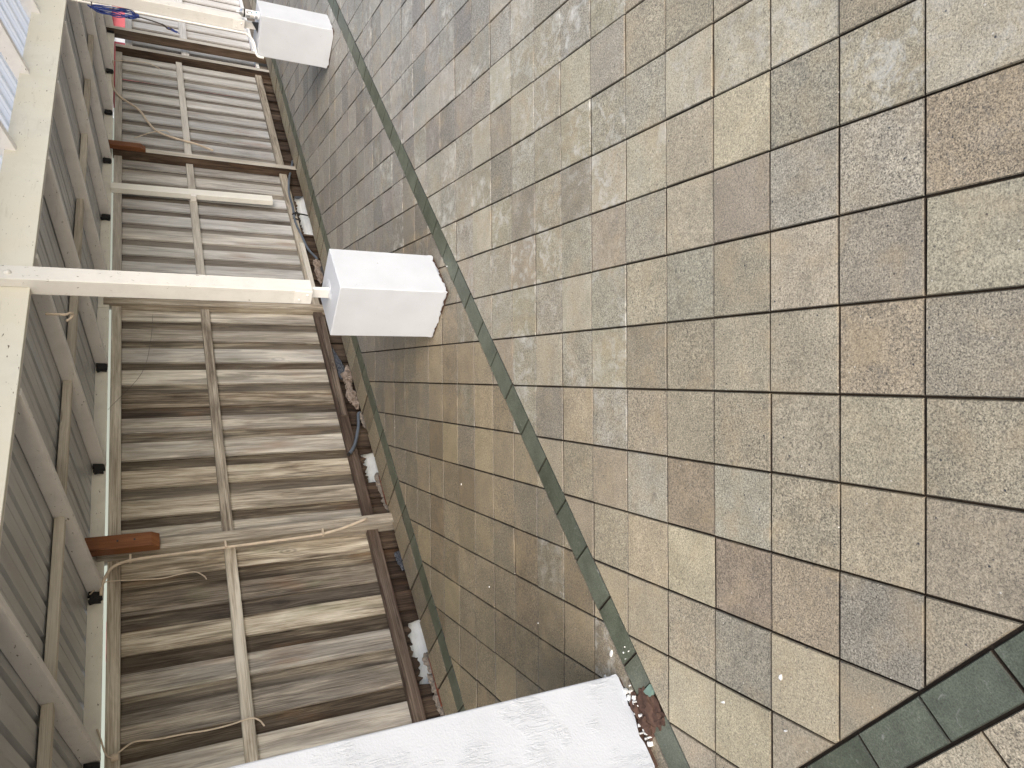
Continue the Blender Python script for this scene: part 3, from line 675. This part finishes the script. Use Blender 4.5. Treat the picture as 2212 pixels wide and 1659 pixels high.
def panel(u0, u1, first, grey, seed):
    bf, bb = MB(), MB(); u = first; k = 0   # lapped boards: face boards over recessed ones
    hole = None
    while u < u1+.6:
        fw = rf.uniform(.58, .68); pit = 1.06
        col = (rf.random(), rf.random()*.7, min(1, max(0, grey+rf.uniform(-.25, .25))), 1)
        a, c = max(u, u0), min(u+fw, u1)
        if c-a > .08: board(bf, a, c, 17.215, 17.295, 7.79, seed*100+k, col)
        col = (rf.random(), .35+rf.random()*.65, min(1, max(0, grey*.8+rf.uniform(-.25, .15))), 1)
        a, c = max(u+fw-.09, u0), min(u+pit+.09, u1)
        if c-a > .08: board(bb, a, c, 17.325, 17.40, 7.79, seed*100+50+k, col)
        u += pit; k += 1
    bf.build('face_boards', [M['board'], M['rot']], fence, BF)
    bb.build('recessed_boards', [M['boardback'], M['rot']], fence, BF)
    cg = lambda: (rf.random(), rf.random()*.3, min(1, grey+.15), 1)
    b = MB(); b.box((u0, 17.03, 7.49), (u1, 17.205, 7.80), 0, col=cg()); b.build('top_rail', M['rail'], fence, BF, bevel=.002)
    b = MB(); b.box((u0, 17.05, 4.60), (u1, 17.205, 4.90), 0, col=cg()); b.build('middle_rail', M['rail'], fence, BF, bevel=.002)
    b = MB(); b.box((u0, 17.02, .42), (u1, 17.205, .76), 0, col=(rf.random(), .9, grey*.3, 1)); b.build('bottom_rail', M['rail'] if grey > .6 else M['redbrown'], fence, BF, bevel=.002)
panel(-9, 7.78, -8.8, .08, 1)
panel(7.80, 18.22, 8.0, .15, 2)
panel(18.24, 28.5, 18.25, .8, 3)
panel(28.52, 39.1, 28.9, .97, 4)
def fpost(u0, u1, v0, v1, z0, z1, m, lean=0, name='fence_post', grey=.3):
    b = MB(); grey_ = grey; b.hexa([(u0+lean, v0, z0), (u1+lean, v0, z0), (u1+lean, v1, z0), (u0+lean, v1, z0), (u0, v0, z1), (u1, v0, z1), (u1, v1, z1), (u0, v1, z1)], (random.random(), .2, grey, 1))
    if grey > .4: b.m[-1] = 1; b.m[-3] = 1
    return b.build(name, [M[m], M['rot']], fence, BF, bevel=.004)
fpost(7.60, 7.93, 16.68, 17.2, -.25, 8.05, 'rail', .12, grey=.35)
fpost(18.07, 18.40, 16.9, 17.2, -.3, 8.05, 'rail', 0, grey=.15)
fpost(28.33, 28.66, 16.72, 17.2, -.3, 7.85, 'rail', 0, grey=.7)
fpost(38.92, 39.25, 16.75, 17.2, -.3, 7.8, 'rail', 0, grey=.9)
fpost(41.0, 41.35, 16.7, 17.2, -.3, 8.3, 'rail', 0, grey=.9)
fpost(-5.2, -4.87, 16.7, 17.2, -.3, 7.8, 'rail', 0)
# splice blocks that carry the canopy plate
b = MB(); b.prism([(16.38, 8.3), (16.675, 8.3), (16.675, 6.55), (16.5, 6.55), (16.38, 6.75)], 0, 7.58, 8.0)
b.uv = [(x*T+y*T, z*T) for x, y, z in b.v]; o = b.build('splice_block', M['redwood'], fence, BF, bevel=.003); o['label'] = 'red stained splice block'
for zz in (7.15, 7.55):
    b = MB(); b.cyl((0, 0), .028, 0, .012, 10); q = b.build('screw', M['wire'], o, (0, 0, 0)); q.location = ((7.80-BF[0])*T, (16.378-BF[1])*T, (zz-BF[2])*T); q.rotation_euler = (math.radians(90), 0, 0)
b = MB(); b.prism([(16.5, 8.2), (16.715, 8.2), (16.715, 6.55), (16.62, 6.55), (16.5, 6.75)], 0, 28.3, 28.68)
b.uv = [(x*T+y*T, z*T) for x, y, z in b.v]; o = b.build('splice_block', M['redwood'], fence, BF, bevel=.003)
# laths nailed over the bottom rail
b = MB(); b.hexa([(12.45, 16.93, .50), (12.45, 17.015, .50), (12.45, 17.015, .70), (12.45, 16.93, .70), (17.7, 16.93, .40), (17.7, 17.015, .40), (17.7, 17.015, .60), (17.7, 16.93, .60)], (.6, .3, .1, 1)); b.build('nailed_lath', M['redbrown'], fence, BF, bevel=.002)
b = MB(); b.hexa([(19.2, 16.93, .45), (19.2, 17.015, .45), (19.2, 17.015, .66), (19.2, 16.93, .66), (22.6, 16.93, .45), (22.6, 17.015, .45), (22.6, 17.015, .66), (22.6, 16.93, .66)], (.8, .3, .9, 1)); b.build('nailed_lath', M['rail'], fence, BF, bevel=.002)

# far fence, sky glare put into the pale board colour
ff = empty('wooden_fence', (48, 17.6, 0)); BG_ = (48, 17.6, 0)
tag(ff, 'pale far fence with a thin white ledge, past the end of the canopy', 'fence')
b = MB(); b2 = MB(); u = 39.3
while u < 62:
    b.box((u, 17.6, .45), (u+.80, 17.68, 7.3), 2, col=(rf.random(), rf.random()*.15, 1, 1)); b2.box((u+.72, 17.69, .45), (u+1.3, 17.75, 7.3), 2, col=(rf.random(), .7, .7, 1)); u += 1.15
M['skypale'] = mat_wood('skylit_pale_boards', [(0, (.3, .28, .26)), (.4, (.5, .48, .46)), (1, (.72, .71, .7))], dark=(.12, .11, .1), edge=.2)
b.build('face_boards', M['skypale'], ff, BG_); b2.build('recessed_boards', M['boardback'], ff, BG_)
b = MB(); b.box((39.3, 17.44, 7.0), (62, 17.59, 7.36), 0); b.build('top_rail', M['skypale'], ff, BG_)
b = MB(); b.box((39.3, 17.44, 4.1), (62, 17.59, 4.5), 0); b.build('middle_rail', M['skypale'], ff, BG_)
b = MB(); b.box((39.3, 17.30, .30), (62, 17.59, .44), 0); b.build('white_ledge', M['white'], ff, BG_)
b = MB(); b.box((39.3, 17.45, -.6), (62, 17.59, .295), 0); b.build('base_course', M['mortar'], ff, BG_)

# litter caught between the paving and the fence foot
b = MB(); rl = random.Random(44)
b.box((-8, 16.85, -.9), (38, 17.2, -.42))
for k in range(900):
    u, v, z, r = rl.uniform(1.5, 30), rl.uniform(16.88, 17.2), rl.uniform(-.42, -.22), rl.uniform(.02, .07)
    a0 = rl.random()*6; t1, t2 = rl.uniform(-.5, .5), rl.uniform(-.5, .5)
    pts = [(u+r*math.cos(a0+a)*rl.uniform(.5, 1.2), v+r*math.sin(a0+a)*.7) for a in (0, 1.3, 2.6, 3.9, 5.1)]
    up_ = [(p[0], p[1], z+(p[0]-u)*t1+(p[1]-v)*t2+.012) for p in pts]; dn = [(p[0], p[1], q[2]-.012) for p, q in zip(pts, up_)]
    b.face(up_); b.face(dn[::-1])
    for i in range(5): b.face([dn[i], dn[(i+1) % 5], up_[(i+1) % 5], up_[i]])
o = b.build('leaf_litter', M['litter']); tag(o, 'dark damp leaf litter and splinters packed in the gap along the fence foot', 'leaf litter', kind='stuff')

# red outbuilding behind the far fence
e = empty('red_shed', (52, 20.5, -1.6)); BR = (52, 20.5, -1.6); tag(e, 'red painted shed with white corner trim showing above the far fence', 'shed')
b = MB(); b.box((46.2, 19.3, -1.6), (60, 24, 8.15)); b.build('red_wall', M['redwall'], e, BR)
b = MB(); b.box((45.9, 19.15, -1.6), (46.25, 19.5, 8.1)); b.build('corner_trim', M['white'], e, BR)
b = MB(); b.box((45.6, 18.9, 8.15), (60.4, 24.4, 8.4)); b.build('shed_roof', M['white'], e, BR)
# thin red capping beyond the nearer fence, glimpsed through the slit
b = MB(); b.box((-8, 24, -1.6), (34, 24.4, 7.3)); b.box((8.2, 23.9, 8.0), (9.6, 24.5, 8.09), mi=1); b.box((8.2, 23.9, 7.3), (8.3, 24.5, 8.0), mi=0); b.box((9.5, 23.9, 7.3), (9.6, 24.5, 8.0), mi=0)
o = b.build('garden_wall', [M['white'], M['redwall']], base=(13, 24, -1.6)); tag(o, 'pale neighbouring wall with red coping seen through the slit above the fence', 'wall')

# ------------------------------------------------------------------ things in the gap
def gutter(u0, u1, label):
    b = MB(); pts = []
    for k in range(13):
        a = math.pi*k/12; pts.append((17.62-.20*math.cos(a), .05-.26*math.sin(a)))
    pr = [(17.40, .14), (17.36, .14)]+[(p[0], p[1]) for p in pts]+[(17.86, .30), (17.90, .30)]
    pr = [(17.30+.6*0, .32)] if False else pr
    full = [(17.44, .55), (17.46, .30), (17.50, .18), (17.58, .12), (17.66, .05), (17.64, -.08), (17.52, -.2), (17.40, -.28), (17.36, -.34)]
    o_ = [(p[0]+.03, p[1]-.02) for p in full[::-1]]
    b.prism(full+o_, 0, u0, u1); o = b.build('gutter', M['gutter'], base=((u0+u1)/2, 17.5, -.3), merge=True)
    tag(o, label, 'gutter', 'white gutter lengths behind the fence foot'); return o
gutter(2.4, 5.6, 'white plastic gutter showing below the rotten fence boards nearest the pier')
gutter(8.3, 12.3, 'white plastic gutter showing below the fence near the end of the thick black pipe')
gutter(23.4, 27.2, 'pale plastic gutter behind the fence foot with a black cable tie across it')
for (u0, u1, lb) in ((2.0, 3.35, 'weathered red brick edge with mortar crumbs, below the fence next to the pier'), (8.6, 9.75, 'red brick edge with grey mortar beside the wooden upright with cream cable')):
    c = ((u0+u1)/2, 17, -.5); e = empty('brick', c); tag(e, lb, 'brick', 'red bricks along the terrace edge')
    b = MB(); b.box((u0, 16.86, -.5), ((u0+u1)/2-.02, 17.04, -.05)); b.box(((u0+u1)/2+.02, 16.86, -.5), (u1, 17.03, -.06)); b.build('red_brick', M['brick'], e, c, bevel=.003)
    rr = random.Random(int(u0*10)); L = [(u0+(u1-u0)*k/5, 17.12+rr.uniform(-.03, .03), -.12+rr.uniform(-.03, .05), .18, .085, .13) for k in range(6)]
    lump('mortar', M['mortar'], [(p[0]-c[0], p[1]-c[1], p[2]-c[2], *p[3:]) for p in L], None, amp=.12, seed=2)
    o = [x for x in scene.collection.objects if x.name.startswith('mortar') and x.type == 'MESH' and x.parent is None and not x.name.startswith('mortar_')][-1]
    q = L[0]; o.parent = e; o.location = ((q[0]-c[0])*T, (q[1]-c[1])*T, (q[2]-c[2])*T); o.rotation_euler = (0, 0, 0)
fo = lump('foam', M['foam'], [(14.35, 17.02, .10, .30, .16, .20), (13.95, 17.03, .13, .22, .10, .12), (13.5, 17.04, .12, .34, .14, .17), (13.15, 17.05, .03, .26, .12, .13), (14.75, 17.02, .0, .22, .1, .1)], amp=.11, seed=1, sub=4)
tag(fo, 'tan and pinkish lumpy foam stuffed between terrace edge and fence below the smoky plastic', 'insulation foam', 'foam lumps at the terrace edge')
fo = lump('foam', M['foam'], [(21.2, 17.02, .10, .34, .12, .13), (20.8, 17.04, .14, .4, .12, .13), (20.4, 17.04, .10, .4, .12, .13)], amp=.12, seed=6, sub=4)
tag(fo, 'smaller brown foam lump at the hose end, beside the middle plinth', 'insulation foam', 'foam lumps at the terrace edge')
fo = lump('foam', M['mortar'], [(12.35, 17.02, -.05, .22, .1, .09), (12.1, 17.03, -.08, .2, .1, .1)], amp=.14, seed=8, sub=3)
tag(fo, 'small dark crumbling lump where the short black pipe leaves the gap', 'mortar lump')
b = MB(); b.prism([(16.2, .40), (15.4, .46), (14.6, .50), (14.3, .3), (14.75, .05), (15.3, .16)], 1, 17.06, 17.07); o = b.build('plastic_film', M['film'], base=(15, 17, .3)); tag(o, 'crumpled smoky plastic sheet caught behind the brown lath', 'plastic sheet')
fo = lump('foil', M['film'], [(6.6, 17.0, -.02, .2, .06, .12), (6.3, 17.0, -.06, .16, .05, .08)], amp=.2, seed=12, sub=3); tag(fo, 'shiny crumpled grey foil scrap at the terrace edge below the fence', 'foil scrap')

def tube_thing(name, pts, r, mat, label, cat, group=None, dv=0, extra=None, smooth=6):
    pts = [(p[0], p[1]+dv, p[2]) for p in pts]; c = pts[0]
    b = MB(); b.tube(pts, r, 8, smooth=smooth)
    if extra:
        e = empty(name, c); tag(e, label, cat, group); b.build('tubing', mat, e, c, merge=True, smooth=True)
        for nm, bb, mm in extra: bb.build(nm, mm, e, c, merge=True)
        return e
    o = b.build(name, mat, base=c, merge=True, smooth=True); tag(o, label, cat, group); return o
V1 = lambda L, v: [(a, v, z) for a, _, z in L]
h1 = [(29.54, 17, -.03), (28.63, 17, .18), (27.75, 17, .39), (26.51, 17, .56), (25.35, 17, .55), (24.24, 17, .61), (23.19, 17, .49), (22.18, 17, .35), (21.71, 17, .16), (21.48, 17, .06)]
bt = MB(); bt.tube([(25.0, 16.98, .52), (24.95, 17.0, .3), (24.95, 17.02, .12), (24.95, 17.05, -.1)], .035, 6); 
bt2 = MB(); bt2.tube([(24.5, 16.96, .66), (24.45, 16.97, .48), (24.4, 17.0, .34)], .03, 6); bt2.tube([(24.75, 16.9, .66), (24.72, 16.92, .5)], .06, 6)
tube_thing('hose', V1(h1, 16.93), .05, M['hose'], 'long blue-grey hose looping along the fence foot with black ties', 'hose', extra=[('cable_tie', bt, M['blackplastic']), ('cable_tie', bt2, M['blackplastic'])])
h2 = [(12.6, 17.02, -.02), (12.51, 17, .07), (11.97, 16.97, .18), (11.45, 16.95, .35), (11.05, 16.93, .51), (10.76, 16.9, .69), (10.64, 16.88, .80)]
be = MB(); be.tube([(10.66, 16.88, .78), (10.62, 16.875, .82)], .064, 8, smooth=0)
tube_thing('pipe', h2, .055, M['hose'], 'short thick blackish pipe with an open end resting on the bottom rail', 'pipe', extra=[('open_end', be, M['blackplastic'])])
c1 = [(6.5, 16.8, 7.92), (6.73, 16.72, 7.9), (6.95, 16.68, 7.82), (7.16, 16.66, 7.7), (7.29, 16.65, 7.47), (7.36, 16.66, 7.06), (7.42, 16.7, 5.94), (7.46, 16.7, 4.52), (7.50, 16.7, 2.99), (7.52, 16.68, 2.32), (7.62, 16.62, 1.61), (7.86, 16.60, .82)]
sds = []
for (u, z) in ((7.33, 7.25), (7.5, 2.2), (7.44, 4.9)): q_ = MB(); q_.box((u-.05, 16.58, z-.02), (u+.16, 16.7, z+.03)); sds.append(('cable_clip', q_, M['cable']))
tube_thing('cable', c1, .042, M['cable'], 'thick cream cable clipped down the wooden upright beside the red splice block', 'cable', 'cream cables on the fence', extra=sds)
tube_thing('cable', [(6.59, 16.9, 8.21), (6.62, 16.78, 8.11), (6.87, 16.8, 7.86), (6.88, 16.9, 7.07), (6.87, 16.95, 6.52), (6.94, 16.98, 6.12), (6.96, 16.98, 5.72), (6.81, 16.98, 5.5), (6.69, 16.98, 5.43)], .016, M['cable'], 'thin cream wire end curling over the boards just below the red splice block', 'cable', 'cream cables on the fence')
c3 = [(3.2, 16.92, 7.95), (2.95, 16.95, 7.87), (2.64, 16.95, 7.78), (2.52, 16.95, 7.66), (2.61, 16.95, 7.49), (2.75, 16.95, 7.21), (2.71, 16.97, 6.73), (2.71, 17, 6.15), (2.68, 17, 5.65), (2.69, 16.98, 5.14), (2.73, 16.95, 4.71), (2.63, 16.94, 4.51), (2.47, 16.94, 4.41)]
bb_ = MB(); bb_.cyl((2.5, 16.93), .08, 7.52, 7.66, 12)
tube_thing('cable', c3, .02, M['cable'], 'thin cream wire from a small round clip, nearest the white pier', 'cable', 'cream cables on the fence', extra=[('wire_clip', bb_, M['cable'])])
c4 = [(37.5, 16.95, 7.9), (36.12, 16.97, 7.9), (34.86, 16.98, 7.89), (34.17, 16.98, 7.76), (33.67, 16.98, 7.52), (32.7, 16.98, 6.77), (31.59, 16.98, 6.39), (30.82, 16.98, 6.01), (30.38, 16.98, 5.23), (30.08, 16.95, 4.45), (29.68, 16.98, 3.65)]
tube_thing('cable', c4, .05, M['cable'], 'loose cream cable sagging across the grey far fence panel', 'cable', 'cream cables on the fence')
tube_thing('cable', [(29.99, 17, 6.99), (30.65, 17.0, 6.31), (31.04, 17, 5.71), (30.84, 17, 5.46)], .02, M['cable'], 'short thin wire looped off the sagging cream cable', 'cable', 'cream cables on the fence')
tube_thing('cable', [(37.6, 17, 8.1), (37.9, 17, 7.2), (38.06, 17, 6.3), (37.64, 17, 5.73)], .02, M['cable'], 'thin wire end on the dark boards beside the farthest upright of the near fence', 'cable', 'cream cables on the fence')
# spider-thin wire
tube_thing('wire', [(13.0, 16.93, 7.85), (14.6, 16.95, 6.9), (16.2, 16.97, 6.6), (17.6, 16.98, 6.5)], .006, M['wire'], 'hair-thin dark wire slanting over the boards below the middle post', 'wire')
# white conduit
e = empty('trunking', (25.6, 16.95, 4.5)); cc = (25.6, 16.95, 4.5); tag(e, 'white square trunking fixed upright across the grey fence panel', 'trunking')
b = MB(); b.hexa([(25.45, 16.78, 1.42), (25.9, 16.78, 1.42), (25.9, 17.02, 1.42), (25.45, 17.02, 1.42), (25.3, 16.78, 7.9), (25.72, 16.78, 7.9), (25.72, 17.02, 7.9), (25.3, 17.02, 7.9)]); b.build('channel', M['conduit'], e, cc, bevel=.003)
b = MB(); b.box((25.2, 16.76, 4.64), (25.42, 17.03, 4.86)); b.build('bracket', M['steel'], e, cc, bevel=.001)

# conduit down the far post
tube_thing('conduit', [(25.62, 9.64, 9.0), (25.62, 9.64, 6), (25.62, 9.64, 3.5), (25.62, 9.66, 3.1), (25.5, 9.82, 2.88), (25.3, 10.0, 2.8), (25.05, 10.17, 2.74), (25.0, 10.2, 2.5)], .045, M['steel'], 'grey-cream conduit running down the far post and bending over its plinth', 'conduit')
# hook in the roof
b = MB(); b.tube([(12.6+.1*0, 12.2, 8.55), (12.6, 12.2, 8.3)], .03, 8)
b = MB(); hk = [(9.9, 10.4, 8.8), (9.9, 10.4, 8.55)]+[(9.9+.13*math.sin(a)-.13*0, 10.4+.10*(1-math.cos(a)), 8.42-.13*math.sin(a)*1.0) for a in (0, .8, 1.6, 2.4, 3.1)]
b.tube(hk, .028, 8); o = b.build('hook', M['cable'], base=(9.9, 10.4, 8.5), merge=True, smooth=True); tag(o, 'cream screw hook hanging under the roof beside the middle post', 'hook')

# ------------------------------------------------------------------ blue rope
e = empty('rope', (25.4, 9.7, 8.3)); cr = (25.4, 9.7, 8.3); tag(e, 'coil of blue flecked rope hanging on a wire by the far post', 'rope')
b = MB(); rr = random.Random(2)
key = [(25.4, 9.68, 8.31), (25.4, 9.78, 8.25), (25.4, 9.84, 7.91), (25.4, 9.83, 7.49), (25.4, 9.76, 7.0), (25.4, 9.70, 6.79)]
for k in range(7):
    j = lambda s: rr.uniform(-s, s)
    L = [(25.4+j(.04), 9.66+j(.05), 8.33+j(.05)), (25.35+j(.05), 9.74+j(.06), 8.0), (25.35+j(.05), 9.76+j(.09), 7.5), (25.35+j(.06), 9.72+j(.1), 7.05+j(.1)), (25.4, 9.68+j(.06), 6.85+j(.12)), (25.45+j(.03), 9.62+j(.08), 7.1), (25.45+j(.04), 9.62+j(.06), 7.6), (25.42, 9.62+j(.05), 8.1), (25.4, 9.66, 8.3)]
    b.tube(L, .015, 6)
b.build('coil', M['rope'], e, cr, merge=True, smooth=True)
b = MB(); b.tube([(25.4, 9.69, 6.9), (25.4, 9.72, 6.6), (25.4, 9.78, 6.2), (25.4, 9.83, 5.97), (25.4, 9.88, 5.90)], .024, 6)
b.tube([(25.4, 9.80, 6.05), (25.4, 9.86, 5.92), (25.4, 9.92, 5.86), (25.4, 9.93, 5.78), (25.4, 9.87, 5.74)], .03, 6); b.build('wire_hook', M['wire'], e, cr, merge=True, smooth=True)
b = MB()
for k in range(6): b.tube([(25.4, 9.9+rr.uniform(-.02, .02), 5.85), (25.4, 9.94+rr.uniform(-.04, .04), 5.7), (25.38, 9.99+rr.uniform(-.05, .05), 5.5+rr.uniform(-.06, .06))], .013, 5)
b.build('frayed_tail', M['rope'], e, cr)
b = MB(); b.tube([(25.4, 9.5, 8.25), (25.4, 9.64, 8.24), (25.4, 9.72, 8.3)], .02, 6); b.build('wire_loop', M['wire'], e, cr); b = MB(); b.tube([(25.38, 9.62, 7.7), (25.35, 9.5, 7.4), (25.35, 9.5, 7.0), (25.38, 9.66, 6.85)], .012, 6)
b.build('hanging_wire', M['wire'], e, cr)

# ------------------------------------------------------------------ spray can
cx_, cy_, zb_ = 25.62, 8.90, 2.735
e = empty('spray_can', (cx_, cy_, zb_)); cc = (cx_, cy_, zb_); tag(e, 'small white aerosol can with black lettering, without its cap, on the far plinth', 'spray can')
b = MB(); b.cyl((cx_, cy_), .142, zb_, zb_+.03, r1=.15); b.cyl((cx_, cy_), .145, zb_+.03, zb_+.58); b.build('can_body', M['white'], e, cc, merge=True)
b = MB(); b.cyl((cx_, cy_), .148, zb_+.58, zb_+.605); b.cyl((cx_, cy_), .14, zb_+.605, zb_+.70, r1=.07); b.cyl((cx_, cy_), .07, zb_+.70, zb_+.72); b.build('can_shoulder', M['galv'], e, cc)
b = MB(); b.cyl((cx_, cy_), .035, zb_+.72, zb_+.80, r1=.03); b.build('nozzle', M['white'], e, cc)
lab = MB()
def patch(a0, a1, z0, z1, mi):
    n = max(2, int(abs(a1-a0)/.12))
    for k in range(n):
        a, c_ = a0+(a1-a0)*k/n, a0+(a1-a0)*(k+1)/n; r = .1475
        lab.face([(cx_+r*math.cos(x), cy_+r*math.sin(x), zb_+z) for x, z in ((a, z0), (c_, z0), (c_, z1), (a, z1))], mi=mi)
patch(2.2, 4.9, .50, .565, 0); patch(2.5, 3.2, .33, .47, 1); 
for k in range(5): patch(2.4+k*.02, 3.3, .20+k*.026, .212+k*.026, 3)
patch(2.5, 3.3, .06, .15, 1)
lab.build('label_blocks', [M['labelblack'], M['labelgrey'], M['teal'], M['tancol']], e, cc)
tl = MB(); lab = tl; patch(3.95, 4.3, .07, .14, 0); tl.build('teal_mark', M['teal'], e, cc)
tl = MB(); lab = tl; patch(3.75, 4.05, .26, .30, 0); tl.build('teal_mark', M['teal'], e, cc)
# lettering fragments, as on the can
tl = MB(); lab = tl
for a, z0, z1, da in [(3.55, .34, .47, .07), (3.55, .405, .43, .3), (3.95, .34, .47, .07), (3.7, .44, .47, .2), (4.1, .30, .45, .06), (4.1, .30, .325, .22), (4.26, .30, .45, .06), (3.62, .24, .31, .06), (3.75, .24, .31, .06)]: patch(a, a+da, z0, z1, 0)
tl.build('lettering', M['labelblack'], e, cc)
b = MB(); b.prism([(9.12, 2.735), (9.50, 2.735), (9.14, 2.98)], 0, 25.50, 25.58); o = b.build('wedge', M['charcoal'], base=(25.54, 9.3, 2.735), bevel=.001); tag(o, 'dark charcoal triangular wedge on edge between the spray can and the far post', 'wedge')
